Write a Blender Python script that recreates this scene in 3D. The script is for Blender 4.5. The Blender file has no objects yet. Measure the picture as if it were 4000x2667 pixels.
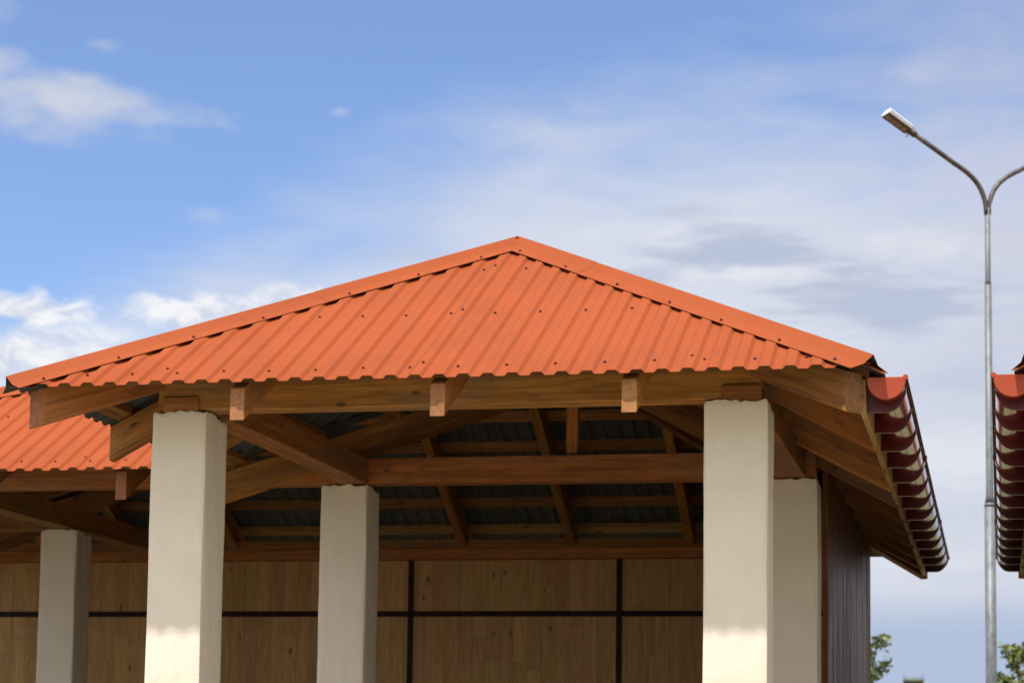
import bpy, bmesh, math, random
from mathutils import Vector as V, Matrix as M
random.seed(11)
S = bpy.context.scene
COL = S.collection
R = math.radians

# ------------------------------------------------------------------ camera
YAW, PIT, ROLL = 0.2135, 0.1059, 0.0141
cam_d = bpy.data.cameras.new('camera')
cam = bpy.data.objects.new('camera', cam_d); COL.objects.link(cam)
fw = V((-math.sin(YAW)*math.cos(PIT), math.cos(YAW)*math.cos(PIT), math.sin(PIT)))
rt = V((math.cos(YAW), math.sin(YAW), 0)); up = rt.cross(fw)
c_, s_ = math.cos(ROLL), math.sin(ROLL)
r2 = c_*rt + s_*up; u2 = -s_*rt + c_*up
mw = M((r2, u2, -fw)).transposed().to_4x4()
mw.translation = V((5.1759, -13.1324, 1.6))
cam.matrix_world = mw
cam_d.sensor_width = 36.0
cam_d.lens = 8790.0/4000*36
cam_d.shift_x = -0.0022
cam_d.shift_y = 0.1872
cam_d.clip_end = 3000
cam_d.dof.use_dof = True
cam_d.dof.focus_distance = 13.4
cam_d.dof.aperture_fstop = 3.5
S.camera = cam

# ------------------------------------------------------------------ sun + sky
SUNV = V((-0.14, -0.45, 1.0)).normalized()          # towards the sun
EL = math.asin(SUNV.z)
sun_d = bpy.data.lights.new('sun', 'SUN'); sun_d.energy = 4.25; sun_d.angle = R(1.5); sun_d.color = (1, .955, .93)
sun = bpy.data.objects.new('sun', sun_d); COL.objects.link(sun)
sun.rotation_euler = SUNV.to_track_quat('Z', 'Y').to_euler(); sun.location = (0, -20, 30)

world = bpy.data.worlds.new('World'); S.world = world; world.use_nodes = True
nt = world.node_tree; nt.nodes.clear()
class NB:
    def __init__(s, nt): s.nt = nt
    def n(s, t, **k):
        nd = s.nt.nodes.new(t)
        for a, b in k.items(): setattr(nd, a, b)
        return nd
    def l(s, a, b): s.nt.links.new(a, b)
    def put(s, sock, v):
        if hasattr(v, 'is_output'): s.nt.links.new(v, sock)
        elif v is not None: sock.default_value = v
    def m(s, op, a, b=None, c=None, clamp=False):
        nd = s.n('ShaderNodeMath', operation=op); nd.use_clamp = clamp
        s.put(nd.inputs[0], a); s.put(nd.inputs[1], b); s.put(nd.inputs[2], c)
        return nd.outputs[0]
    def sm(s, v, a, b, lo=0., hi=1.):
        nd = s.n('ShaderNodeMapRange', interpolation_type='SMOOTHSTEP')
        s.put(nd.inputs[0], v); nd.inputs[1].default_value = a; nd.inputs[2].default_value = b
        nd.inputs[3].default_value = lo; nd.inputs[4].default_value = hi
        return nd.outputs[0]
    def mix(s, f, a, b, bt='MIX'):
        nd = s.n('ShaderNodeMix', data_type='RGBA', blend_type=bt)
        s.put(nd.inputs[0], f)
        for i, v in ((6, a), (7, b)):
            if isinstance(v, tuple) and len(v) == 3: v = (*v, 1)
            s.put(nd.inputs[i], v)
        return nd.outputs[2]
    def noise(s, vec, scale, detail=4, rough=.55, dist=0.):
        nd = s.n('ShaderNodeTexNoise'); s.put(nd.inputs['Vector'], vec)
        nd.inputs['Scale'].default_value = scale; nd.inputs['Detail'].default_value = detail
        nd.inputs['Roughness'].default_value = rough; nd.inputs['Distortion'].default_value = dist
        return nd.outputs['Fac']
    def xyz(s, a, b, c=0.):
        nd = s.n('ShaderNodeCombineXYZ'); s.put(nd.inputs[0], a); s.put(nd.inputs[1], b); s.put(nd.inputs[2], c)
        return nd.outputs[0]

b = NB(nt)
sky = b.n('ShaderNodeTexSky', sky_type='NISHITA', sun_disc=False)
sky.sun_elevation = EL; sky.sun_rotation = math.atan2(SUNV.x, SUNV.y)
sky.altitude = 300; sky.air_density = 1.0; sky.dust_density = 0.2; sky.ozone_density = 2.5
SKYSTR = 0.15
tc = b.n('ShaderNodeTexCoord')
sp = b.n('ShaderNodeSeparateXYZ'); b.l(tc.outputs['Generated'], sp.inputs[0])
az = b.m('DEGREE' if False else 'MULTIPLY', b.m('ARCTAN2', sp.outputs[0], sp.outputs[1]), 180/math.pi)
el = b.m('MULTIPLY', b.m('ARCSINE', sp.outputs[2]), 180/math.pi)
# photo pixel (2352 wide) -> sky direction in degrees, used only to place the clouds in the sky
def pix(u, v):
    u, v = u*1.7007, v*1.7007
    d = fw + r2*((u-2008.8)/8790) - u2*((v-2082.2)/8790); d.normalize()
    return math.degrees(math.atan2(d.x, d.y)), math.degrees(math.asin(d.z))
PD = 1.7007/8790*180/math.pi                        # degrees per photo pixel
deep = b.mix(1.0, sky.outputs[0], (0.76, 0.825, 0.98), 'MULTIPLY')
nz = b.noise(b.xyz(b.m('MULTIPLY', az, .22), b.m('MULTIPLY', el, .7)), 1.0, 5, .55, .3)
nz2 = b.noise(b.xyz(b.m('MULTIPLY', az, .9), b.m('MULTIPLY', el, 1.7), 3.), 1.0, 6, .6, .4)
nz3 = b.noise(b.xyz(b.m('MULTIPLY', az, .35), b.m('MULTIPLY', el, 2.0), 9.), 1.0, 5, .55, .2)
nz4 = b.noise(b.xyz(b.m('MULTIPLY', az, .45), b.m('MULTIPLY', el, .95), 5.), 1.0, 4, .5, .2)
# thin high veil: it starts lower down on the left than on the right
def mr(v, a, c, lo, hi):
    nd = b.n('ShaderNodeMapRange'); b.put(nd.inputs[0], v)
    for k_, x in zip((1, 2, 3, 4), (a, c, lo, hi)): nd.inputs[k_].default_value = x
    return nd.outputs[0]
aL, aC, aR = pix(0, 800)[0], pix(1250, 500)[0], pix(2350, 400)[0]
line = b.m('MINIMUM', mr(az, aL, aC, pix(0, 980)[1], pix(1250, 430)[1]), mr(az, aC, aR, pix(1250, 430)[1], pix(2350, 330)[1]))
q_ = b.m('SUBTRACT', b.m('SUBTRACT', el, line), b.m('MULTIPLY', b.m('SUBTRACT', nz, .5), 5.0))
veil = b.sm(q_, 4.2, -2.2, 0.05, .93)
veil_hi = b.m('MULTIPLY', b.sm(az, pix(1700, 100)[0], pix(2350, 100)[0]), b.sm(nz, .3, .7, .25, .55))
col = b.mix(veil, deep, (4.15, 4.3, 4.75))
col = b.mix(veil_hi, col, (3.1, 3.25, 4.1))
def blob(u, v, wu, wv, amp=1.0, nzs=None, hard=(.1, .75), namp=1.1):
    a0, e0 = pix(u, v)
    dx = b.m('DIVIDE', b.m('SUBTRACT', az, a0), wu*PD); dy = b.m('DIVIDE', b.m('SUBTRACT', el, e0), wv*PD)
    r = b.m('SQRT', b.m('ADD', b.m('MULTIPLY', dx, dx), b.m('MULTIPLY', dy, dy)))
    f = b.m('ADD', b.m('SUBTRACT', 1.0, r), b.m('MULTIPLY', b.m('SUBTRACT', nzs or nz2, .5), namp*2))
    return b.m('MULTIPLY', b.sm(f, *hard), amp)
def union(lst):
    o = lst[0]
    for x in lst[1:]: o = b.m('MAXIMUM', o, x)
    return o
grey = union([blob(1580, 482, 180, 34, .6, nz3, (0, .9)), blob(1720, 578, 310, 60, 1., nz3, (0, .65)), blob(2040, 690, 340, 100, .95, nz3, (0, .7)), blob(1480, 640, 120, 40, .6, nz3, (0, .8)), blob(2250, 860, 200, 60, .4, nz3, (0, .9)),
              blob(1000, 590, 200, 34, .35, nz3, (0, 1.)), blob(2180, 1010, 260, 40, .3, nz3, (0, 1.))])
col = b.mix(grey, col, (2.85, 3.2, 4.05))
wht = union([blob(110, 235, 330, 95, .95, nz4, (.0, .95), .8), blob(-60, 165, 170, 80, .8, nz4, (.0, 1.1), .8), blob(330, 265, 260, 36, .42, None, (.0, 1.0)),
             blob(782, 254, 34, 18, .5, None, (.1, 1.2)), blob(2095, 160, 90, 50, .35, None, (0, 1.3)), blob(-20, 20, 80, 60, .4, None, (0, 1.3)),
             blob(235, 104, 60, 22, .3, None, (.1, 1.4)), blob(480, 490, 70, 30, .3, None, (.1, 1.4))])
col = b.mix(wht, col, (3.75, 3.9, 4.4))
cum = union([blob(60, 860, 620, 150, .95, nz4, (.0, .7), .5), blob(560, 745, 260, 60, .9, nz4, (.0, .7), .5), blob(170, 770, 260, 60, .85, nz4, (.0, .8), .5), blob(70, 712, 200, 62, 1.0, None, (.1, .75), .8), blob(470, 716, 270, 58, 1.0, None, (.1, .75), .8), blob(60, 815, 340, 66, 1.0, None, (.1, .8), .8),
             blob(680, 690, 190, 46, .9, None, (.1, .8), .8), blob(-400, 760, 400, 90, .9, None, (.2, .8), .9)])
shade = b.sm(nz2, .36, .60)
bri = union([blob(2180, 1040, 330, 130, .6, nz3, (0, 1.)), blob(2120, 1290, 260, 40, .6, nz3, (0, 1.)), blob(1720, 628, 210, 26, .7, nz2, (0, 1.)), blob(2120, 560, 230, 60, .5, nz2, (0, 1.1)), blob(1500, 540, 200, 40, .35, nz2, (0, 1.1))])
col = b.mix(bri, col, (4.75, 4.85, 5.1))
col = b.mix(cum, col, b.mix(shade, (3.7, 4.0, 4.8), (5.3, 5.35, 5.5)))
low = b.m('MULTIPLY', b.sm(el, pix(2200, 1100)[1], pix(2200, 1290)[1], 0, .6), b.sm(nz3, .42, .60))
col = b.mix(low, col, (4.0, 4.1, 4.5))
lowb = b.m('MULTIPLY', b.sm(el, pix(2200, 1330)[1], pix(2200, 1460)[1], 0, .9), b.sm(az, -7, -3.5))
col = b.mix(lowb, col, (2.45, 3.0, 4.1))
# cloud over the unseen rest of the sky, thickened to fill the front columns
n3 = b.noise(tc.outputs['Generated'], 3.2, 6, .6)
rest = b.m('MULTIPLY', b.sm(n3, .36, .54, .25, .95), b.sm(b.m('ABSOLUTE', b.m('ADD', az, 12.0)), 22, 50))
col = b.mix(rest, col, (5.9, 5.9, 6.0))
bg = b.n('ShaderNodeBackground'); bg.inputs['Strength'].default_value = SKYSTR
b.l(col, bg.inputs['Color'])
wo = b.n('ShaderNodeOutputWorld'); b.l(bg.outputs[0], wo.inputs[0])

S.view_settings.view_transform = 'Standard'; S.view_settings.look = 'None'
S.view_settings.exposure = 0.2; S.view_settings.gamma = 1.0; S.view_settings.use_curve_mapping = False
S.render.engine = 'CYCLES'
S.cycles.max_bounces = 8; S.cycles.diffuse_bounces = 5
S.cycles.use_denoising = True

# ------------------------------------------------------------------ materials
def mat(name):
    m = bpy.data.materials.new(name); m.use_nodes = True
    n = NB(m.node_tree); p = m.node_tree.nodes['Principled BSDF']
    return m, n, p
def bump(n, p, h, strength=.3, dist=.01):
    bn = n.n('ShaderNodeBump'); bn.inputs['Strength'].default_value = strength; bn.inputs['Distance'].default_value = dist
    n.l(h, bn.inputs['Height']); n.l(bn.outputs[0], p.inputs['Normal'])
def objvec(n, sx=1, sy=1, sz=1, off=True):
    t = n.n('ShaderNodeTexCoord'); mp = n.n('ShaderNodeMapping'); mp.inputs['Scale'].default_value = (sx, sy, sz)
    n.l(t.outputs['Object'], mp.inputs['Vector'])
    if off:
        oi = n.n('ShaderNodeObjectInfo')
        k = n.m('MULTIPLY', oi.outputs['Random'], 60.)
        n.l(n.xyz(k, n.m('MULTIPLY', k, .37), n.m('MULTIPLY', k, .71)), mp.inputs['Location'])
        return mp.outputs[0], oi.outputs['Random']
    return mp.outputs[0], None

def paint(name, base, rough, coat=0., speck=True, mottle=.12, spec=.5):
    m, n, p = mat(name)
    v, _ = objvec(n, 1, 1, 1, False)
    big = n.noise(v, 1.3, 4); 
    c = n.mix(n.sm(big, .3, .7), tuple(x*(1-mottle) for x in base), tuple(min(1, x*(1+mottle*.6)) for x in base))
    if speck:
        fine = n.noise(v, 260, 2, .6)
        c = n.mix(n.sm(fine, .64, .78, 0, .22), c, tuple(min(1, x*1.9+.05) for x in base))
        vs_, _ = objvec(n, 7, .35, .35, False)
        c = n.mix(n.sm(n.noise(vs_, 1., 5, .6), .52, .75, 0, .16), c, tuple(x*.62 for x in base))
        grime = n.noise(v, 6, 6, .65)
        c = n.mix(n.sm(grime, .62, .82, 0, .10), c, tuple(x*.45 for x in base))
    n.put(p.inputs['Base Color'], c)
    n.put(p.inputs['Roughness'], n.sm(n.noise(v, 5, 4), .3, .7, rough*.85, rough*1.15))
    p.inputs['Coat Weight'].default_value = coat; p.inputs['Coat Roughness'].default_value = .06
    p.inputs['Specular IOR Level'].default_value = spec
    if speck: bump(n, p, n.m('ADD', n.m('MULTIPLY', n.noise(v, 420, 2), .05), n.noise(v, 2.6, 3)), .12, .03)
    return m
ROOF = paint('orange_painted_steel', (.346, .077, .021), .6, 0, True, .07, .12)
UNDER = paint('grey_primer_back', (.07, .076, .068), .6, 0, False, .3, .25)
GUT = paint('shade_darkened_gutter_red', (.18, .013, .008), .10, .4, False, .1)  # same paint as the end caps, darkened to carry the underside's shade
CAPM = paint('red_gutter_cap_paint', (.42, .070, .026), .45, .0, False, .06, .3)
BRK = paint('maroon_bracket_paint', (.085, .008, .008), .3, .0, False, .1, .35)
RIM = paint('dark_brown_gutter_rim', (.075, .028, .02), .5, 0, False, .2, .2)
SCR = paint('brown_screw_paint', (.14, .04, .028), .4, .2, False, .1)

def wood(name, dark, light, rough=.65, knots=True, across=22, stain=.5, coat=0., spec=.4, vary=.5, rr=(1.1, .85), weather=0.):
    m, n, p = mat(name)
    v, rnd = objvec(n, .9, across, across)
    g = n.noise(v, 1.0, 6, .65, 1.2)
    v2, _ = objvec(n, .5, 3.2, 3.2)
    st = n.noise(v2, 1.2, 5, .6, .6)
    v4, _ = objvec(n, 1, 1, 1)
    c = n.mix(n.sm(g, .28, .72), dark, light)
    ring = n.m('SINE', n.m('MULTIPLY', n.m('ADD', n.noise(n_v(n, v2), .8, 2), n.m('MULTIPLY', g, .12)), 95.))
    c = n.mix(n.sm(ring, .35, 1., 0, .35), c, tuple(x*.62 for x in dark))
    c = n.mix(n.sm(st, .45, .75, 0, stain), c, tuple(x*.45 for x in dark))
    if knots:
        v3, _ = objvec(n, 2.2, 5, 5)
        vo = n.n('ShaderNodeTexVoronoi'); n.l(v3, vo.inputs['Vector']); vo.inputs['Scale'].default_value = 1.0
        c = n.mix(n.sm(vo.outputs['Distance'], .10, .05, 0, .8), c, tuple(x*.22 for x in dark))
    if weather:
        v5, _ = objvec(n, .8, 2.2, 2.2)
        c = n.mix(n.sm(n.noise(v5, 1.0, 6, .65, .5), .50, .72, 0, weather), c, (.17, .125, .075))
        v6, _ = objvec(n, 3.5, 5, 5)
        c = n.mix(n.sm(n.noise(v6, 1.0, 5, .7), .62, .74, 0, weather*.8), c, (.045, .028, .014))
    hv = n.n('ShaderNodeHueSaturation'); n.l(c, hv.inputs['Color'])
    n.put(hv.inputs['Value'], n.m('ADD', n.m('MULTIPLY', rnd, vary), 1.-vary/2))
    n.put(hv.inputs['Hue'], n.m('ADD', n.m('MULTIPLY', n.m('FRACT', n.m('MULTIPLY', rnd, 17.)), .018), .491))
    n.l(hv.outputs[0], p.inputs['Base Color'])
    n.put(p.inputs['Roughness'], n.sm(g, .3, .7, rough*rr[0], rough*rr[1]))
    p.inputs['Coat Weight'].default_value = coat; p.inputs['Coat Roughness'].default_value = .2
    p.inputs['Specular IOR Level'].default_value = spec
    bump(n, p, g, .35, .004)
    return m
def n_v(n, v): return v
BEAM = wood('stained_timber', (.235, .082, .014), (.46, .185, .038), .65, vary=.62, weather=.75)
TAIL = wood('sawn_pine_end', (.27, .11, .042), (.40, .185, .075), .85, False, 60, .25, weather=.5)
BATT = wood('pale_batten', (.22, .098, .022), (.38, .18, .045), .7)
FASC = wood('pale_fascia_board', (.36, .20, .065), (.55, .34, .13), .7)
PINE = wood('pine_wall_board', (.50, .262, .092), (.62, .37, .15), .6, True, 34, .18, 0., .3, .2)
DARK = wood('dark_glossy_cladding', (.15, .058, .020), (.25, .11, .043), .45, False, 60, .4, .0, .22, .6, (1.9, .45))

def strip():
    m, n, p = mat('dark_cover_strip'); v, _ = objvec(n, 1, 1, 1)
    n.put(p.inputs['Base Color'], n.mix(n.sm(n.noise(v, 4, 4), .3, .7), (.016, .005, .006), (.032, .010, .011)))
    p.inputs['Roughness'].default_value = .5; p.inputs['Specular IOR Level'].default_value = .15
    return m
STRIP = strip()
def plaster():
    m, n, p = mat('cream_plaster'); v, _ = objvec(n, 1, 1, 1, False)
    big = n.noise(v, 2.0, 5, .6)
    c = n.mix(n.sm(big, .3, .7), (.80, .712, .555), (.865, .785, .64))
    v2, _ = objvec(n, 9, 9, .7, False)
    c = n.mix(n.sm(n.noise(v2, 1, 5, .6), .55, .8, 0, .3), c, (.64, .57, .42))
    vo = n.n('ShaderNodeTexVoronoi'); n.l(v, vo.inputs['Vector']); vo.inputs['Scale'].default_value = 3.3
    c = n.mix(n.sm(vo.outputs['Distance'], .022, .012, 0, .6), c, (.30, .22, .14))
    n.put(p.inputs['Base Color'], c); p.inputs['Roughness'].default_value = .85
    h = n.m('ADD', n.m('MULTIPLY', n.noise(v, 35, 5, .6), .35), n.m('MULTIPLY', n.noise(v, 7, 3), .8))
    bump(n, p, h, .6, .012)
    return m
PLAST = plaster()
def galv():
    m, n, p = mat('galvanised_steel'); v, _ = objvec(n, 1, 1, .45, False)
    vo = n.n('ShaderNodeTexVoronoi'); n.l(v, vo.inputs['Vector']); vo.inputs['Scale'].default_value = 26
    c = n.mix(n.sm(n.noise(v, 9, 5), .3, .7), (.12, .13, .132), (.20, .215, .215))
    c = n.mix(n.sm(vo.outputs['Distance'], .2, .7, 0, .35), c, (.27, .28, .28))
    n.put(p.inputs['Base Color'], c); p.inputs['Metallic'].default_value = .3; p.inputs['Roughness'].default_value = .55
    return m
GALV = galv()
def flat(name, c, rough=.6, var=.2, sc=8., metal=0.):
    m, n, p = mat(name); v, _ = objvec(n, 1, 1, 1)
    n.put(p.inputs['Base Color'], n.mix(n.sm(n.noise(v, sc, 4), .3, .7), tuple(x*(1-var) for x in c), tuple(min(1, x*(1+var)) for x in c)))
    p.inputs['Roughness'].default_value = rough; p.inputs['Metallic'].default_value = metal
    return m
ARMM = flat('weathered_brown_arm', (.12, .10, .09), .5, .3, 14, .3)
HEADM = flat('white_lamp_housing', (.78, .78, .76), .4, .05)
LENSM = flat('dark_lamp_underside', (.035, .03, .03), .25, .2)
LEDM = flat('reddish_led_module', (.30, .15, .12), .35, .25, 30)
LEAF = flat('leaf_green', (.105, .155, .034), .55, .45, 3)
LEAF2 = flat('leaf_yellow_green', (.18, .20, .04), .55, .4, 3)
BARK = flat('bark', (.10, .075, .05), .9, .35, 20)
HOUSEM = flat('grey_render', (.34, .32, .29), .9, .15)
HROOF = flat('dark_roofing', (.055, .06, .05), .8, .25)
GREENCAP = flat('mossy_chimney_cap', (.17, .20, .11), .8, .25)
WIN = flat('window_glass', (.03, .035, .04), .08, .2)

# ------------------------------------------------------------------ helpers
XM = 4.912                                           # the twin building is mirrored about this x
MIR = False
WM = {}
def fx(p):
    p = V(p)
    return V((2*XM - p.x, p.y, p.z)) if MIR else p
def link(o, parent, mw_):
    COL.objects.link(o)
    if parent is not None:
        o.parent = parent; o.matrix_parent_inverse = WM[parent.name].inverted()
    o.matrix_basis = mw_; WM[o.name] = mw_.copy()
    return o
def root(name, loc, label, cat, group=None):
    o = bpy.data.objects.new(name, None); o.empty_display_size = .3
    link(o, None, M.Translation(V(loc)))
    o['label'] = label; o['category'] = cat
    if group: o['group'] = group
    return o
def frame(p, ax, upv=V((0, 0, 1))):
    x = V(ax).normalized()
    if abs(x.dot(upv)) > .98: upv = V((0, 1, 0))
    y = upv.cross(x).normalized(); z = x.cross(y)
    m = M((x, y, z)).transposed().to_4x4(); m.translation = V(p)
    return m
def mesh(name, verts, faces, mats, parent, axis=None, org=None, idx=None, smooth=False, mirror=True):
    """one mesh object; world-space vertices, local X set along 'axis' so that grain follows the piece"""
    vs = [fx(v) if mirror else V(v) for v in verts]
    fl = MIR and mirror
    if fl: faces = [tuple(reversed(f)) for f in faces]
    if axis is not None:
        a = V(axis)
        if fl: a.x = -a.x
        m = frame(vs[0] if org is None else (fx(org) if mirror else org), a)
    else:
        o0 = org if org is not None else verts[0]
        m = M.Translation(fx(o0) if mirror else V(o0))
    inv = m.inverted()
    me = bpy.data.meshes.new(name); me.from_pydata([inv @ v for v in vs], [], faces); me.update()
    for mm in (mats if isinstance(mats, (list, tuple)) else [mats]): me.materials.append(mm)
    if idx: me.polygons.foreach_set('material_index', idx)
    if smooth: me.polygons.foreach_set('use_smooth', [True]*len(me.polygons))
    o = bpy.data.objects.new(name, me)
    return link(o, parent, m)
BOXF = [(0, 3, 2, 1), (4, 5, 6, 7), (0, 1, 5, 4), (1, 2, 6, 5), (2, 3, 7, 6), (3, 0, 4, 7)]
def fixn(o, bev=0.):
    bm = bmesh.new(); bm.from_mesh(o.data); bmesh.ops.recalc_face_normals(bm, faces=bm.faces)
    if bev:
        bmesh.ops.bevel(bm, geom=list(bm.edges), offset=bev, segments=1, affect='EDGES', clamp_overlap=True)
    bm.to_mesh(o.data); bm.free(); return o
def box(name, x0, x1, y0, y1, z0, z1, mats, parent, axis=(1, 0, 0), bev=.004, idx=None):
    vs = [(x0, y0, z0), (x1, y0, z0), (x1, y1, z0), (x0, y1, z0), (x0, y0, z1), (x1, y0, z1), (x1, y1, z1), (x0, y1, z1)]
    o = mesh(name, vs, BOXF, mats, parent, axis, idx=idx)
    return fixn(o, bev)
def prism(name, poly, d, mats, parent, axis=None, bev=0., idx=None):
    """poly: planar outline in world space, swept by d"""
    n = len(poly); d = V(d)
    vs = [V(p) for p in poly] + [V(p)+d for p in poly]
    fs = [tuple(range(n)), tuple(range(2*n-1, n-1, -1))] + [(i, i+n, (i+1) % n+n, (i+1) % n) for i in range(n)]
    o = mesh(name, vs, fs, mats, parent, axis, idx=idx)
    return fixn(o, bev)
def tube_data(path, rad, seg=10, cap=True):
    vs, fs = [], []
    path = [V(p) for p in path]; rad = rad if isinstance(rad, list) else [rad]*len(path)
    for i, p in enumerate(path):
        t = (path[min(i+1, len(path)-1)] - path[max(i-1, 0)]).normalized()
        f = frame(p, t)
        for k in range(seg):
            a = 2*math.pi*k/seg
            vs.append(f @ V((0, rad[i]*math.cos(a), rad[i]*math.sin(a))))
    for i in range(len(path)-1):
        for k in range(seg):
            fs.append((i*seg+k, i*seg+(k+1) % seg, (i+1)*seg+(k+1) % seg, (i+1)*seg+k))
    if cap:
        fs.append(tuple(range(seg-1, -1, -1))); fs.append(tuple((len(path)-1)*seg+k for k in range(seg)))
    return vs, fs
def tube(name, path, rad, mats, parent, seg=10, mirror=True):
    vs, fs = tube_data(path, rad, seg)
    return fixn(mesh(name, vs, fs, mats, parent, smooth=True, mirror=mirror))

# ------------------------------------------------------------------ ground
def ground_mat():
    m, n, p = mat('pale_gravel_ground'); v, _ = objvec(n, 1, 1, 1, False)
    c = n.mix(n.sm(n.noise(v, .35, 5), .35, .65), (.10, .085, .05), (.15, .125, .075))
    c = n.mix(n.sm(n.noise(v, 30, 4, .7), .4, .7, 0, .5), c, (.11, .09, .055))
    c = n.mix(n.sm(n.noise(v, .09, 4), .52, .62, 0, .8), c, (.07, .09, .025))
    n.put(p.inputs['Base Color'], c); p.inputs['Roughness'].default_value = .95
    bump(n, p, n.noise(v, 25, 4), .5, .02)
    return m
g = mesh('ground', [(-900, -900, 0), (900, -900, 0), (900, 1500, 0), (-900, 1500, 0)], [(0, 1, 2, 3)], ground_mat(), None, mirror=False, org=(0, 0, 0))
g['kind'] = 'structure'
FIELD = flat('dry_grass_field', (.17, .15, .058), .95, .3, .4)
f_ = mesh('grass_field', [(-300, 12, .004), (300, 12, .004), (300, 900, .004), (-300, 900, .004)], [(0, 1, 2, 3)], FIELD, None, mirror=False, org=(0, 100, 0)); f_['kind'] = 'structure'
BOUNCE = flat('pale_bounce_patch', (.41, .35, .25), .95, .25, 6.)  # unseen pale ground band, added to bounce light up onto the front columns
y_ = mesh('bounce_patch', [(-14, -7, .004), (16, -7, .004), (16, -.9, .004), (-14, -.9, .004)], [(0, 1, 2, 3)], BOUNCE, None, mirror=False, org=(0, -6, 0)); y_['kind'] = 'structure'
SLABM = flat('concrete_slab', (.13, .11, .085), .9, .15, 2.5)
def slab(name, x0, x1, y0, y1):
    o = box(name, x0, x1, y0, y1, -.05, .10, SLABM, None, bev=.01); o['kind'] = 'structure'

# ------------------------------------------------------------------ pavilion
K = .5345; ZE = 3.872; X0, X1, YF, YR, XL, YL = -.665, 4.484, -.65, 9.95, -6.60, 2.95
HW = (X1-X0)/2
def zpl(t): return ZE + K*t
RIB = .145; HR = .0200
PROF = [(0, 0), (.053, 0), (.073, HR), (.125, HR), (.145, 0)]
def hprof(s):
    s = s % RIB
    for (a, ha), (c, hc) in zip(PROF, PROF[1:]):
        if a <= s <= c: return ha + (hc-ha)*(s-a)/(c-a)
    return 0.
class Plane:
    def __init__(s, O, u, n, L, tmin, tmax, kinks, phase=0., rows=None, seams=None, k=K):
        s.k = k
        s.O, s.u, s.n, s.L, s.tmin, s.tmax, s.kinks, s.phase = V(O), V(u), V(n), L, tmin, tmax, kinks, phase
        s.seams = seams
    def at(s, a, t, h=0.):
        p = s.O + s.u*a + s.n*t; p.z = ZE + s.k*t + h
        return p
def sheets(pl, root_, screws=None, wid=11*RIB, only=None):
    cuts = [0.]
    sm_ = pl.seams or []
    if not sm_:
        a = wid
        while a < pl.L-.3: sm_.append(a); a += wid
    cuts = [0.]+list(sm_)+[pl.L]
    out = []
    for q, (a, c) in enumerate(zip(cuts, cuts[1:])):
        ss = {round(a, 5), round(c, 5)}
        k = math.floor((a-pl.phase)/RIB)-1
        while k*RIB + pl.phase < c + RIB:
            for (ps, _) in PROF[:-1]:
                x = k*RIB + pl.phase + ps
                if a < x < c: ss.add(round(x, 5))
            k += 1
        for x in pl.kinks:
            if a < x < c: ss.add(round(x, 5))
        ss = sorted(ss)
        vs, fs, ix = [], [], []
        lift = .0016*(q % 2)
        cols = []
        for x in ss:
            t0, t1 = pl.tmin(x), pl.tmax(x)
            if t1 < t0+.002: t1 = t0+.002
            h = hprof(x-pl.phase)+lift
            i0 = len(vs)
            vs += [pl.at(x, t0, h), pl.at(x, t1, h), pl.at(x, t0, h-.0035), pl.at(x, t1, h-.0035)]
            cols.append(i0)
        for i, j in zip(cols, cols[1:]):
            fs += [(i, j, j+1, i+1), (i+2, i+3, j+3, j+2), (i, i+2, j+2, j), (i+1, j+1, j+3, i+3)]
            ix += [0, 1, 0, 1]
        i, j = cols[0], cols[-1]
        fs += [(i, i+1, i+3, i+2), (j, j+2, j+3, j+1)]; ix += [0, 0]
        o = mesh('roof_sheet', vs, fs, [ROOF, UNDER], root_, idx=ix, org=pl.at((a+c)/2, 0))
        # orient top faces up
        nrm = [p.normal.z for p in o.data.polygons if p.material_index == 0]
        if sum(nrm) < 0: o.data.flip_normals()
        out.append((a, c, o))
    return out
SCREW = None
def screw_mesh():
    vs, fs = [], []
    for (r0, z0, z1, sg) in ((.0105, 0, .003, 12), (.007, .003, .0115, 6), (.009, .003, .0052, 10)):
        i = len(vs)
        for z in (z0, z1):
            for k in range(sg): vs.append((r0*math.cos(2*math.pi*k/sg), r0*math.sin(2*math.pi*k/sg), z))
        fs += [(i+k, i+(k+1) % sg, i+sg+(k+1) % sg, i+sg+k) for k in range(sg)]
        fs.append(tuple(i+sg+k for k in range(sg)))
    me = bpy.data.meshes.new('screw'); me.from_pydata(vs, [], fs); me.materials.append(SCR); return me
SCREWME = screw_mesh()
def screw(p, nrm, parent, tilt=0.):
    z = V(nrm).normalized(); x = V((1, 0, 0)); y = z.cross(x).normalized(); x = y.cross(z)
    m = M((x, y, z)).transposed().to_4x4() @ M.Rotation(random.uniform(0, 3), 4, 'Z') @ M.Rotation(tilt, 4, 'X')
    m.translation = fx(p)
    o = bpy.data.objects.new('screw', SCREWME)
    return link(o, parent, m)
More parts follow.
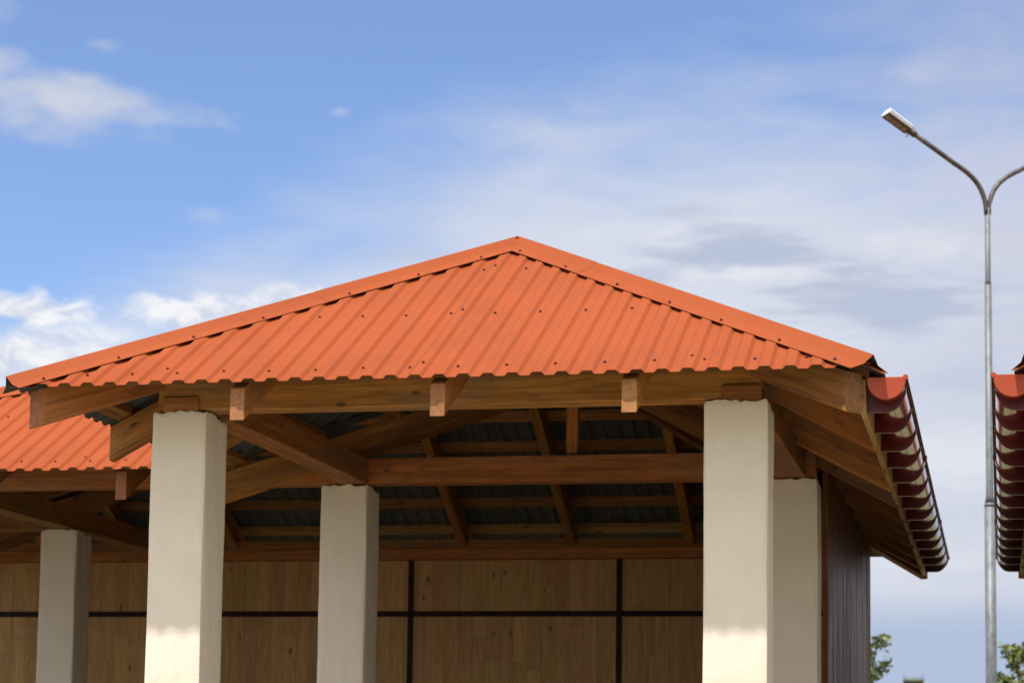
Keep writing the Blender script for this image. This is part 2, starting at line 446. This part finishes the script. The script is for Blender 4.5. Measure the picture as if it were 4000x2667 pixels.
def ridge_cap(p0, p1, N1, N2, root_, w=.138, joints=(), ext0=.0, ext1=.0):
    """folded flashing along the line p0-p1 over two roof planes with normals N1, N2"""
    p0, p1 = V(p0), V(p1); d = (p1-p0).normalized(); p0 = p0 - d*ext0; p1 = p1 + d*ext1
    N1, N2 = V(N1).normalized(), V(N2).normalized()
    def down(N):
        x = N.cross(d).normalized()
        return x if x.z < 0 else -x
    w1, w2 = down(N1), down(N2)
    Na = (N1+N2).normalized()
    prof = [w1*w + N1*(HR+.005), w1*.046 + N1*(HR+.009), Na*.070, w2*.046 + N2*(HR+.009), w2*w + N2*(HR+.005)]
    stops = [0.]+list(joints)+[1.]
    for q, (a, c) in enumerate(zip(stops, stops[1:])):
        A = p0.lerp(p1, a); B = p0.lerp(p1, c)
        if q < len(stops)-2: B = B + d*.06
        off = Na*(.0025*q)
        vs, fs, ix = [], [], []
        n = len(prof)
        inn = [pp - Na*.0022 for pp in prof]
        for pt in (A, B):
            for pp in prof: vs.append(pt+pp+off)
            for pp in inn: vs.append(pt+pp+off)
        for i in range(n-1):
            fs.append((i, i+1, 2*n+i+1, 2*n+i)); ix.append(0)
            fs.append((n+i, 3*n+i, 3*n+i+1, n+i+1)); ix.append(1)
        for e in (0, 2*n):
            for i in range(n-1): fs.append((e+i, e+n+i, e+n+i+1, e+i+1)); ix.append(0)
        for i in (0, n-1): fs.append((i, 2*n+i, 3*n+i, n+i)); ix.append(0)
        o = mesh('ridge_cap', vs, fs, [ROOF, UNDER], root_, idx=ix)
        fixn2(o)
        if not MIR:
            for (wv, N) in ((w1, N1), (w2, N2)):
                L = (B-A).length; k = .18
                while k < L:
                    screw(A + d*k + wv*(w-.03) + N*(HR+.008), N, o); k += .56+random.uniform(-.05, .05)
def fixn2(o):
    bm = bmesh.new(); bm.from_mesh(o.data); bmesh.ops.recalc_face_normals(bm, faces=bm.faces); bm.to_mesh(o.data); bm.free()
def rafter(p_at, t0, t1, wv, root_, gap=.062, depth=.225, name='rafter', skew=0.):
    """p_at(t) -> point on the roof plane; plumb-cut bar below it, wv = sideways unit * half width"""
    a, c, b_ = p_at(t0-skew), p_at(t1), p_at(t0+skew)
    dn = V((0, 0, 1))
    vs = [p - wv for p in (a-dn*gap, a-dn*(gap+depth), c-dn*(gap+depth), c-dn*gap)] + [p + wv for p in (b_-dn*gap, b_-dn*(gap+depth), c-dn*(gap+depth), c-dn*gap)]
    fs = [(0, 1, 2, 3), (7, 6, 5, 4)] + [(i, i+4, (i+1) % 4+4, (i+1) % 4) for i in range(4)]
    o = mesh(name, vs, fs, [BEAM, TAIL], root_, c-a, idx=[0, 0, 1, 0, 0, 0])
    return fixn(o, .004)
def batten(pl, t, root_, wd=.085, th=.046):
    # spans of s where the plane exists at height t
    N = 160; spans = []; cur = None
    for i in range(N+1):
        s = pl.L*i/N
        ok = pl.tmin(s)-.01 <= t <= pl.tmax(s)-.06
        if ok and cur is None: cur = s
        if (not ok or i == N) and cur is not None:
            if s-cur > .25: spans.append((cur+.02, s-.02))
            cur = None
    for a, c in spans:
        h = -.006
        poly = [pl.at(a, t-wd/2, h), pl.at(a, t+wd/2, h), pl.at(a, t+wd/2, h-th), pl.at(a, t-wd/2, h-th)]
        prism('batten', poly, pl.u*(c-a), BATT, root_, axis=pl.u, bev=0)

def column(x0, x1, y0, y1, root_, seed, zt=3.812):
    """rough plastered square pier: rings up the height, worn corners, ragged top edge"""
    rnd = random.Random(seed)
    r = .013; per = []
    nseg = 12
    for (cx, cy, a0) in ((x0+r, y0+r, 180), (x1-r, y0+r, 270), (x1-r, y1-r, 0), (x0+r, y1-r, 90)):
        for k in range(3): 
            a = R(a0+45*k); per.append((cx+r*math.cos(a), cy+r*math.sin(a)))
    # add points along the sides
    pts = []
    for i in range(len(per)):
        pts.append(per[i])
        a, c = per[i], per[(i+1) % len(per)]
        if i % 3 == 2:
            for k in range(1, nseg): pts.append((a[0]+(c[0]-a[0])*k/nseg, a[1]+(c[1]-a[1])*k/nseg))
    cx, cy = (x0+x1)/2, (y0+y1)/2
    zs = [0, .8, 1.6, 2.1, 2.5, 2.8, 3.1, 3.35, 3.55, 3.68, zt-.05, zt-.022, zt-.004]
    vs, fs = [], []
    n = len(pts)
    ph = [rnd.uniform(0, 6.28) for _ in range(6)]
    for j, z in enumerate(zs):
        for i, (px, py) in enumerate(pts):
            sc = 1.0
            if j == len(zs)-1: sc = .978 + rnd.uniform(-.008, .008)
            dx = .0022*math.sin(z*5+ph[0]+i) + .0015*math.sin(z*11+ph[1]+i*2)
            dy = .0022*math.sin(z*4+ph[2]+i*1.3) + .0015*math.sin(z*13+ph[3]+i*2.1)
            zz = z
            if j >= len(zs)-2:
                zz += rnd.uniform(-.007, .008) + .004*math.sin(i*.55+ph[4])
                # right rear corner knocked off
                if px > cx+.14 and py > cy: zz -= .012*(1+(py-cy)/.18)
            vs.append((cx+(px-cx)*sc+dx, cy+(py-cy)*sc+dy, zz))
    for j in range(len(zs)-1):
        for i in range(n):
            fs.append((j*n+i, j*n+(i+1) % n, (j+1)*n+(i+1) % n, (j+1)*n+i))
    fs.append(tuple((len(zs)-1)*n+i for i in range(n)))
    o = mesh('column', vs, fs, PLAST, root_, org=(cx, cy, 0))
    fixn2(o)
    for p in o.data.polygons: p.use_smooth = True
    o.data.set_sharp_from_angle(angle=R(35))
    return o

def gutter(root_):
    cx, cz, r, y0, y1 = 4.566, 3.806, .100, -.56, 9.93
    vs, fs = [], []
    angs = [R(180+180*k/20) for k in range(21)]
    def prof(rr):
        p = [(cx-rr, cz+.03)] + [(cx+rr*math.cos(a), cz+rr*math.sin(a)) for a in angs] + [(cx+rr, cz+.012)]
        return p
    ys = [y0 + (y1-y0)*k/24 for k in range(25)]
    po, pi = prof(r), prof(r-.003)
    n = len(po)
    for y in ys:
        sag = -.010*(y-y0)/(y1-y0)
        for (x, z) in po: vs.append((x, y, z+sag))
        for (x, z) in pi: vs.append((x, y, z+sag))
    for j in range(len(ys)-1):
        for i in range(n-1):
            a = j*2*n+i; fs.append((a, a+1, a+2*n+1, a+2*n))
            a += n; fs.append((a, a+2*n, a+2*n+1, a+1))
        for i in (0, n-1):
            a = j*2*n+i; fs.append((a, a+2*n, a+3*n, a+n))
    G = mesh('gutter', vs, fs, GUT, root_, org=(cx, y0, cz)); fixn2(G)
    for p in G.data.polygons: p.use_smooth = True
    G.data.set_sharp_from_angle(angle=R(50))
    path = [(cx+r+.006, y, cz+.016-.010*(y-y0)/(y1-y0)+.002*math.sin(y*2.3)) for y in ys]
    tube('rim', path, .0125, RIM, G, 10)
    # end caps
    for yy, dy in ((y0-.012, .03), (y1-.02, .03)):
        poly = [(cx-r-.006, yy, cz+.020)] + [(cx+(r+.006)*math.cos(a), yy, cz+(r+.006)*math.sin(a)) for a in angs] + [(cx+r+.006, yy, cz+.020)]
        prism('end_cap', poly, (0, dy, 0), CAPM, G, bev=.003)
        vs2, fs2 = tube_data([(cx+r+.006, yy-.002, cz+.018), (cx+r+.006, yy+dy+.002, cz+.018)], .0155, 12)
        fixn(mesh('cap_nub', vs2, fs2, CAPM, G, smooth=False), .002)
    # joint bands
    for yy in (2.62, 6.62):
        poly = [(cx+(r+.007)*math.cos(a), yy, cz+(r+.007)*math.sin(a)) for a in angs] + [(cx+(r+.001)*math.cos(a), yy, cz+(r+.001)*math.sin(a)) for a in reversed(angs)]
        prism('joint_band', poly, (0, .11, 0), GUT, G)
        prism('joint_clip', [(cx+r-.004, yy+.03, cz+.0), (cx+r+.022, yy+.03, cz-.004), (cx+r+.022, yy+.03, cz+.032), (cx+r-.004, yy+.03, cz+.034)], (0, .025, 0), BRK, G)
    # brackets: web plate from the fascia hugging the gutter, thick below, thin at the lip
    arc = [R(270+90*k/12) for k in range(13)]
    y = -.40
    zb = cz-r-.050
    first = None
    while y < 9.9:
        out = [(4.4515, cz+.02), (4.4515, zb), (cx-.012, zb)] + [(cx-.012+(r+.018)*math.sin(R(7.5*k)), zb+(cz+.006-zb)*(1-math.cos(R(7.5*k)))) for k in range(1, 13)]
        inn = [(cx+(r+.0015)*math.cos(a), cz+(r+.0015)*math.sin(a)) for a in reversed(angs)]
        poly = [(px, y, pz) for (px, pz) in out] + [(px, y, pz) for (px, pz) in inn]
        if first is None:
            o = prism('bracket', poly, (0, .034, 0), BRK, G)
            first = o; m0 = WM[o.name]; yb = y
        else:
            o = bpy.data.objects.new('bracket', first.data)
            m = m0.copy(); m.translation = m0.translation + V((0, y-yb, 0))
            link(o, G, m)
        y += .775
    return G

def sub_beam(name, *a, **k): return box(name, *a, **k)

def pavilion(root_, lite=False):
    fN, lN, rN = V((0, -K, 1)), V((-K, 0, 1)), V((K, 0, 1)); bN = V((0, K, 1)); SL = 2.036; l2N = V((-K/SL, 0, 1))
    A = Plane((X0, YF, 0), (1, 0, 0), (0, 1, 0), X1-X0, lambda s: 0., lambda s: min(s, X1-X0-s), [HW], phase=-.0, seams=[.90, 2.495, 4.09])
    A.phase = (.90 % RIB)-.0655+RIB
    B = Plane((X0, YF, 0), (0, 1, 0), (1, 0, 0), YL-YF+HW, lambda s: max(0., s-(YL-YF)), lambda s: min(s, HW), [HW, YL-YF])
    Cc = Plane((X1, YF, 0), (0, 1, 0), (-1, 0, 0), YR-YF, lambda s: -.075, lambda s: min(s, max(HW, s+YF-YL), YR-YF-s), [HW, YL-YF+HW, YL-YF+3.5])
    E_ = Plane((XL, YR, 0), (1, 0, 0), (0, -1, 0), X1-XL, lambda s: 0., lambda s: min(3.5, s/SL, X1-XL-s), [3.5*SL, X1-XL-3.5], phase=.03)
    D = Plane((XL, YL, 0), (1, 0, 0), (0, 1, 0), X1-3.5-XL+.924, lambda s: max(0., s+XL-X0), lambda s: min(3.5, s/SL, X1-(s+XL)), [3.5*SL, X0-XL, X1-3.5-XL], phase=.06)
    F_ = Plane((XL, YL, 0), (0, 1, 0), (1, 0, 0), 7.0, lambda s: 0., lambda s: min(s, 7.0-s)*SL, [3.5], k=K/SL)
    shA = sheets(A, root_); sheets(B, root_); sheets(Cc, root_)
    sheets(E_, root_)
    if not lite:
        shD = sheets(D, root_); sheets(F_, root_)
        # screws of the two front slopes: every second trough along every second batten
        for pl, sh, ts in ((A, shA, (.17, 1.135, 2.05)), (D, shD, (.17, 1.135, 2.05, 2.9))):
            for t in ts:
                s = pl.phase + .029 - 2*RIB + (.0 if pl is A else .145)
                while s < pl.L:
                    if pl.tmin(s)+.12 < t < pl.tmax(s)-.14 or (t < .3 and .35 < s < pl.L-.35 and pl.tmin(s) < .01):
                        for a, c, o in sh:
                            if a <= s < c: screw(pl.at(s, t+random.uniform(-.012, .012), .001), V((0, -K, 1)), o, random.uniform(-.1, .1))
                    s += 2*RIB
                for a, c, o in sh[1:]:
                    if pl.tmin(a)+.1 < t < pl.tmax(a)-.14:
                        screw(pl.at(a+.035, t+.02, HR+.001), V((0, -K, 1)), o, .25)
    # hip and ridge flashings
    P = lambda x, y, z: V((x, y, z))
    ap = P(X0+HW, YF+HW, zpl(HW)); rA = P(X0+HW, YL+HW, zpl(HW))
    ridge_cap(P(X0, YF, ZE), ap, fN, lN, root_, joints=(.57,), ext1=.018)
    ridge_cap(P(X1, YF, ZE), ap, fN, rN, root_, joints=(.74,), ext1=.018)
    ridge_cap(ap, rA, lN, rN, root_, ext0=.03)
    top0, top1 = P(XL+3.5*SL, YL+3.5, zpl(3.5)), P(X1-3.5, YL+3.5, zpl(3.5))
    ridge_cap(rA, top1, fN, rN, root_)
    ridge_cap(P(X1, YR, ZE), top1, bN, rN, root_)
    if not lite:
        ridge_cap(top0, top1, fN, bN, root_)
        ridge_cap(P(XL, YL, ZE), top0, fN, l2N, root_)
        ridge_cap(P(XL, YR, ZE), top0, bN, l2N, root_)
    vd = V((1, 1, 0)); p0 = P(X0-.05, YL-.05, zpl(-.05)); p1 = P(X0+HW, YL+HW, zpl(HW))
    vv, ff = [], []
    for h in (-.004, -.007):
        for pt in (p0, p1):
            for dx, dy in ((0, .22), (0, 0), (.22, 0)): vv.append((pt.x+dx, pt.y+dy, pt.z+h+K*(dx+dy)))
    ff = [(0, 1, 4, 3), (1, 2, 5, 4), (6, 9, 10, 7), (7, 10, 11, 8)]
    mesh('valley_flashing', vv, ff, UNDER, root_)
    # battens
    for pl, ts in ((A, (.17, .65, 1.135, 1.6, 2.05)), (B, (.17, .65, 1.135, 1.6, 2.05)), (Cc, (.06, .54, 1.02, 1.5, 1.98, 2.45)),
                   (E_, (.07, .49, .91, 1.33, 1.75, 2.17, 2.59, 3.0)), (D, (.17, .65, 1.135, 1.6, 2.05, 2.55, 3.0))):
        if lite and pl in (D,): continue
        for t in ts: batten(pl, t, root_)
    # rafters
    hw = .045
    def common(pl, s, t0, t1=None, t_end=None):
        rafter(lambda t: pl.at(s, t), t0, (t_end if t_end else pl.tmax(s)-.03), pl.u*hw, root_)
    for x in (.76, 1.985, 3.115): rafter(lambda t, x=x: A.at(x-X0, t), .07, A.tmax(x-X0)-.03, A.u*hw, root_, depth=.195)
    for y in ((.82, 1.85) if not lite else (.82,)): common(B, y-YF, .065)
    for y in (.93, 1.91, 2.93, 3.9, 4.9, 5.9, 6.9, 7.9, 8.9): common(Cc, y-YF, .045)
    for x in (-5.6, -4.85, -3.9, -2.72, -1.45, -.235, .91, 2.13, 3.2): common(E_, x-XL, .12)
    if not lite:
        for x in (-5.2, -3.9, -2.66, -1.45): common(D, x-XL, .12)
        for y in (4.2, 5.4, 6.45, 7.6, 8.8): common(F_, y-YL, .12)
    q = 1/math.sqrt(2)
    def hip(p, d, L0, L1, wv, depth=.235, name='hip_rafter', skew=0.):
        rafter(lambda t: V((p[0]+d[0]*t, p[1]+d[1]*t, zpl(t))), L0, L1, V(wv)*hw*1.05, root_, depth=depth, name=name, skew=skew)
    hip((X0, YF), (1, 1), .125, HW-.02, (q, -q, 0), skew=.020)
    hip((X1, YF), (-1, 1), .100, HW-.05, (q, q, 0), skew=-.014)
    hip((X0, YL), (1, 1), -.02, HW, (q, -q, 0), .25, 'valley_rafter')
    hip((X1, YR), (-1, -1), .05, 3.5, (q, -q, 0))
    if not lite:
        a_ = 1/math.hypot(1, SL)
        hip((XL, YL), (SL, 1), .09, 3.5, (a_, -SL*a_, 0))
        hip((XL, YR), (SL, -1), .09, 3.5, (a_, SL*a_, 0))
    # ridge boards
    xr = X0+HW
    box('ridge_board', xr-.03, xr+.03, YF+HW-.1, YL+HW, zpl(HW)-.30, zpl(HW)-.075, BEAM, root_, axis=(0, 1, 0))
    if not lite: box('ridge_board', XL+3.5*SL, X1-3.5, YL+3.47, YL+3.53, zpl(3.5)-.30, zpl(3.5)-.075, BEAM, root_)
    # columns
    column(0, .357, 0, .40, root_, 1); column(3.469, 3.847, 0, .37, root_, 2)
    column(-.003, .373, 3.6, 3.97, root_, 3); column(3.48, 3.855, 3.6, 3.975, root_, 4)
    if not lite:
        column(-3.645, -3.285, 6.52, 6.88, root_, 5); column(-3.645, -3.285, 3.6, 3.97, root_, 6)
        column(-6.0, -5.64, 3.6, 3.97, root_, 7); column(-6.0, -5.64, 6.52, 6.88, root_, 8)
    # plates and beams
    zb = 3.822
    box('front_beam', .03, 3.80, .025, .215, zb, zb+.20, BEAM, root_)
    for x0 in (.065, 3.575): box('bearing_block', x0, x0+.235, .008, .21, 3.806, 3.905, BEAM, root_)
    box('cross_beam', -5.95 if not lite else .02, 3.84, 3.62, 3.81, zb, zb+.20, BEAM, root_)
    box('side_beam', .165, .375, .218, 3.617, zb-.002, zb+.195, BEAM, root_, axis=(0, 1, 0))
    box('side_beam', 3.545, 3.765, .218, 3.617, zb-.002, zb+.195, BEAM, root_, axis=(0, 1, 0))
    box('king_post', 1.93, 2.02, 3.67, 3.76, zb+.203, zpl(HW)-.30, BEAM, root_, axis=(0, 0, 1))
    box('wall_plate', 3.60, 3.80, 3.98, 9.36, zb, zb+.19, BEAM, root_, axis=(0, 1, 0))
    box('wall_plate', -6.0 if not lite else 0, 3.86, 9.33, 9.44, 3.782, 3.893, BEAM, root_)
    box('wall_plate', -6.0 if not lite else 0, 3.86, 9.335, 9.44, 3.896, 3.99, BEAM, root_)
    if not lite:
        box('side_beam', -3.53, -3.335, 3.815, 9.32, zb, zb+.20, BEAM, root_, axis=(0, 1, 0))
        box('cross_beam', -5.95, -3.54, 6.56, 6.75, zb-.002, zb+.198, BEAM, root_)
    # fascia + gutter on the right eave
    box('fascia_board', 4.416, 4.449, -.50, 3.3, 3.640, 3.830, FASC, root_, axis=(0, 1, 0), bev=.003)
    box('fascia_board', 4.4165, 4.449, 3.304, 6.9, 3.636, 3.828, FASC, root_, axis=(0, 1, 0), bev=.003)
    box('fascia_board', 4.416, 4.449, 6.904, 9.93, 3.630, 3.824, FASC, root_, axis=(0, 1, 0), bev=.003)
    gutter(root_)
    # walls
    rp = random.Random(3)
    if lite:
        box('back_wall', 0, 3.86, 9.42, 9.45, .05, 3.78, PINE, root_, axis=(0, 0, 1))
        box('side_wall', 3.86, 3.905, 3.98, 9.45, .05, 4.0, DARK, root_, axis=(0, 0, 1))
        return
    bw = box('back_wall', -6.0, 3.86, 9.446, 9.47, .05, 3.99, DARK, root_)
    pw = .1455; x = -5.96
    while x < 3.84:
        w = min(pw, 3.85-x)
        cuts = [(.1, 1.0+rp.uniform(0, .9)), None, (3.252, 3.779)]
        z1 = cuts[0][1]; segs = [(.1, z1)]
        if rp.random() < .55:
            zm = rp.uniform(2.3, 3.0); segs += [(z1, zm), (zm, 3.195)]
        else: segs += [(z1, 3.195)]
        segs += [(3.252, 3.779)]
        for (a, c) in segs:
            dy = rp.uniform(0, .0025)
            box('plank', x+.0005, x+w-.0005, 9.42-dy, 9.444, a+.0006, c-.0006, PINE, bw, axis=(0, 0, 1), bev=.0013)
        x += pw
    box('cover_strip', -5.96, 3.85, 9.402, 9.444, 3.196, 3.251, STRIP, bw, bev=.002)
    for xs in (-5.62, -3.0, -.828, 1.362, 3.55):
        box('cover_strip', xs, xs+.055, 9.398, 9.4435, .1, 3.778, STRIP, bw, axis=(0, 0, 1), bev=.002)
    sw = box('side_wall', 3.862, 3.883, 3.98, 9.45, .05, 4.06, DARK, root_, axis=(0, 0, 1))
    y = 3.985
    while y < 9.40:
        w = min(.098, 9.41-y)
        ta, tb, tc_, td = (rp.uniform(-.0022, .0022) for _ in range(4))
        vs = [(3.884, y+.0015, .1), (3.906+ta, y+.0015, .1), (3.906+tb, y+w-.0015, .1), (3.884, y+w-.0015, .1),
              (3.884, y+.0015, 4.05), (3.906+tc_, y+.0015, 4.05), (3.906+td, y+w-.0015, 4.05), (3.884, y+w-.0015, 4.05)]
        fixn(mesh('plank', vs, BOXF, DARK, sw, (0, 0, 1)), .003)
        y += .098
    box('corner_board', 3.884, 3.915, 9.413, 9.475, .08, 3.99, FASC, sw, axis=(0, 0, 1))

MIR = False
P1 = root('open_pavilion', (1.92, 4.6, 0), 'large open timber pavilion filling the frame, orange ribbed hip roof on cream columns', 'pavilion')
pavilion(P1)
slab('paving', -6.3, 4.2, -.3, 9.8)
MIR = True
P2 = root('open_pavilion', (2*XM-1.92, 4.6, 0), 'pavilion cut off at the right edge, only its red gutter and eave corner showing', 'pavilion')
pavilion(P2, True)
slab('paving', -.3, 4.2, -.3, 9.8)
MIR = False

# ------------------------------------------------------------------ street lamp
LX, LY = 5.07, 14.0
L = root('street_lamp', (LX, LY, 0), 'tall galvanised double-arm street lamp with white head, standing behind the gap between roofs', 'street lamp')
tube('pole', [(LX, LY, 0), (LX, LY, 4.85)], [.068, .064], GALV, L, 20)
tube('pole', [(LX, LY, 4.84), (LX, LY, 4.95), (LX, LY, 7.50)], [.064, .044, .041], GALV, L, 20)
tube('collar', [(LX, LY, 4.82), (LX, LY, 4.86)], .0665, GALV, L, 20)
tube('pole', [(LX, LY, 7.49), (LX, LY, 7.55), (LX, LY, 8.44)], [.041, .033, .032], GALV, L, 16)
box('base_plate', LX-.17, LX+.17, LY-.17, LY+.17, 0, .02, GALV, L)
def bez(p0, p1, p2, p3, n):
    r = []
    for i in range(n+1):
        t = i/n; r.append(V(p0)*(1-t)**3 + V(p1)*3*t*(1-t)**2 + V(p2)*3*t*t*(1-t) + V(p3)*t**3)
    return r
HD = V((math.cos(R(30)), math.sin(R(30)), 0))
for sgn in (-1, 1):
    def lp(h, z): return V((LX, LY, z)) + HD*(sgn*h)
    pts = [lp(.012, 8.36)] + bez(lp(.018, 8.43), lp(.05, 8.74), lp(.24, 8.84), lp(.44, 8.945), 10) + [lp(.72, 9.105), lp(1.02, 9.275)]
    arm = tube('arm', pts, .030, ARMM, L, 14)
    # head: trapezoid housing along the arm direction
    d = (pts[-1]-pts[-2]).normalized(); side = V((-HD.y, HD.x, 0)); upn = side.cross(d)*-1
    if upn.z < 0: upn = -upn
    o0 = pts[-1] - d*.02
    def hp(a, bb, cc): return o0 + d*a + side*bb + upn*cc
    hd = None
    sec = [(-.105, -.015), (.105, -.015), (.115, .022), (.062, .062), (-.062, .062), (-.115, .022)]
    vs, fs = [], []
    rings = [(0, .55, -.0), (.06, .92, 0), (.39, 1.0, 0.), (.405, .97, .001)]
    for (a, k, z) in rings:
        for (bb, cc) in sec: vs.append(hp(a, bb*k, cc*k+z))
    for j in range(len(rings)-1):
        for i in range(6): fs.append((j*6+i, j*6+(i+1) % 6, (j+1)*6+(i+1) % 6, (j+1)*6+i))
    fs.append(tuple(range(6))); fs.append(tuple(18+i for i in range(6)))
    hd = fixn(mesh('lamp_head', vs, fs, HEADM, L))
    vs = [hp(a, bb, -.0165) for a, bb in ((.05, -.095), (.40, -.095), (.40, .095), (.05, .095))] + [hp(a, bb, -.024) for a, bb in ((.055, -.09), (.395, -.09), (.395, .09), (.055, .09))]
    fixn(mesh('lens', vs, BOXF, LENSM, hd))
    for i in range(4):
        a = .085+i*.075
        vs = [hp(aa, bb, -.0245) for aa, bb in ((a, -.05), (a+.06, -.05), (a+.06, .05), (a, .05))] + [hp(aa, bb, -.031) for aa, bb in ((a+.005, -.045), (a+.055, -.045), (a+.055, .045), (a+.005, .045))]
        fixn(mesh('led_module', vs, BOXF, LEDM, hd))
    vs, fs = tube_data([pts[-1]-d*.06, pts[-1]+d*.03], .042, 14)
    fixn(mesh('spigot', vs, fs, ARMM, hd))
    vs, fs = tube_data([hp(.02, .07, -.01), hp(.02, .07, -.06)], .007, 8)
    fixn(mesh('clamp_bolt', vs, fs, GALV, hd))

# ------------------------------------------------------------------ trees
def tree(name, base, h, label, seed, lm, spread=1.0, nl=1500, lean=(0, 0)):
    rnd = random.Random(seed)
    T = root(name, base, label, 'tree', None)
    bx, by, _ = base
    tvs, tfs = [], []
    def addtube(path, rad, seg=7):
        v, f = tube_data(path, rad, seg, False); o = len(tvs); tvs.extend(v); tfs.extend([tuple(i+o for i in q) for q in f])
    top = V((bx+lean[0], by+lean[1], h*.93))
    tp = [V((bx, by, 0)), V((bx+lean[0]*.2+.03, by, h*.3)), V((bx+lean[0]*.55-.03, by, h*.62)), top]
    addtube(tp, [.075, .06, .035, .010], 9)
    tips = []
    for i in range(26):
        t = rnd.uniform(.30, .97); 
        k = t*3; j = min(2, int(k)); p = tp[j].lerp(tp[j+1], k-j)
        a = rnd.uniform(0, 6.283); ln = (1.05-t)*h*.42*spread*rnd.uniform(.7, 1.15)+.12
        dr = V((math.cos(a), math.sin(a), rnd.uniform(.55, 1.5))).normalized()
        e = p + dr*ln; mid = p.lerp(e, .5) + V((rnd.uniform(-.04, .04), rnd.uniform(-.04, .04), .03))
        addtube([p, mid, e], [.02*(1.1-t)+.006, .010, .004], 5)
        for q in (.35, .5, .65, .8, .92, 1.0): tips.append((p.lerp(e, q), dr, ln))
        for q in range(4):
            s0 = p.lerp(e, rnd.uniform(.3, .9)); dd = (dr + V((rnd.uniform(-.9, .9), rnd.uniform(-.9, .9), rnd.uniform(-.2, .7)))).normalized()
            e2 = s0 + dd*ln*.38; addtube([s0, e2], [.006, .003], 4)
            for w in (.4, .7, 1.0): tips.append((s0.lerp(e2, w), dd, ln))
    mesh('trunk', tvs, tfs, BARK, T, smooth=True, mirror=False, org=base)
    for q in range(10): tips.append((top, V((0, 0, 1)), .3))
    vs, fs, ix = [], [], []
    for i in range(nl):
        p, dr, ln = rnd.choice(tips)
        c = p + V((rnd.gauss(0, .055), rnd.gauss(0, .055), rnd.gauss(0, .055)))
        a = V((rnd.gauss(0, 1), rnd.gauss(0, 1), rnd.gauss(-.3, .7))).normalized(); s = rnd.uniform(.045, .085)
        n = a.cross(V((rnd.gauss(0, 1), rnd.gauss(0, 1), rnd.gauss(0, 1)))).normalized(); 
        o = len(vs)
        vs += [c - a*s, c + n*s*.42 - a*s*.1, c + a*s, c - n*s*.42 - a*s*.1]
        fs.append((o, o+1, o+2, o+3)); ix.append(rnd.random() < .4)
    mesh('crown', vs, fs, [lm, LEAF2], T, mirror=False, idx=[int(k) for k in ix], org=base)
    return T
tree('young_tree', (2.45, 30, 0), 4.5, 'slender young tree with light leaves seen just beyond the dark side wall', 5, LEAF, 1.0, 1700, (.45, 0))
tree('young_tree', (5.75, 25, 0), 4.0, 'dark green young tree beside the lamp pole, at the foot of the right pavilion', 8, LEAF, 1.05, 1800, (-.32, 0))

# ------------------------------------------------------------------ distant house
H = root('distant_house', (2.2, 63, 0), 'distant house roof with a broad dark chimney showing low between the two pavilions', 'house')
box('wall', -3.2, 7.2, 60.5, 66, 0, 2.9, HOUSEM, H)
vs = [(-3.6, 60, 2.9), (7.6, 60, 2.9), (7.6, 66.5, 2.9), (-3.6, 66.5, 2.9), (-.6, 63.2, 4.66), (4.4, 63.2, 4.66)]
fixn(mesh('roof', vs, [(0, 1, 5, 4), (1, 2, 5), (2, 3, 4, 5), (3, 0, 4), (3, 2, 1, 0)], HROOF, H))
ch = fixn(mesh('chimney', [(1.95, 62, 3.2), (2.78, 62, 3.2), (2.78, 62.6, 3.2), (1.95, 62.6, 3.2), (2.05, 62.05, 4.78), (2.68, 62.05, 4.78), (2.68, 62.55, 4.78), (2.05, 62.55, 4.78)], BOXF, HROOF, H))
box('chimney_cap', 2.03, 2.70, 62.0, 62.6, 4.782, 4.86, GREENCAP, ch)
for i, xx in enumerate((2.08, 2.2, 2.33, 2.45, 2.55, 2.65)):
    vs, fs = tube_data([(xx, 62.3, 4.862), (xx+.03*(i-3)/3, 62.3, 4.862+(.16 if i in (0, 5) else .08))], .012, 6)
    fixn(mesh('chimney_spike', vs, fs, HROOF, ch))
for xx in (-1.5, 1.0, 3.5, 5.7):
    w = box('window', xx, xx+.9, 60.46, 60.53, 1.0, 2.2, HEADM, H)
    box('pane', xx+.08, xx+.82, 60.44, 60.47, 1.08, 2.12, WIN, w)
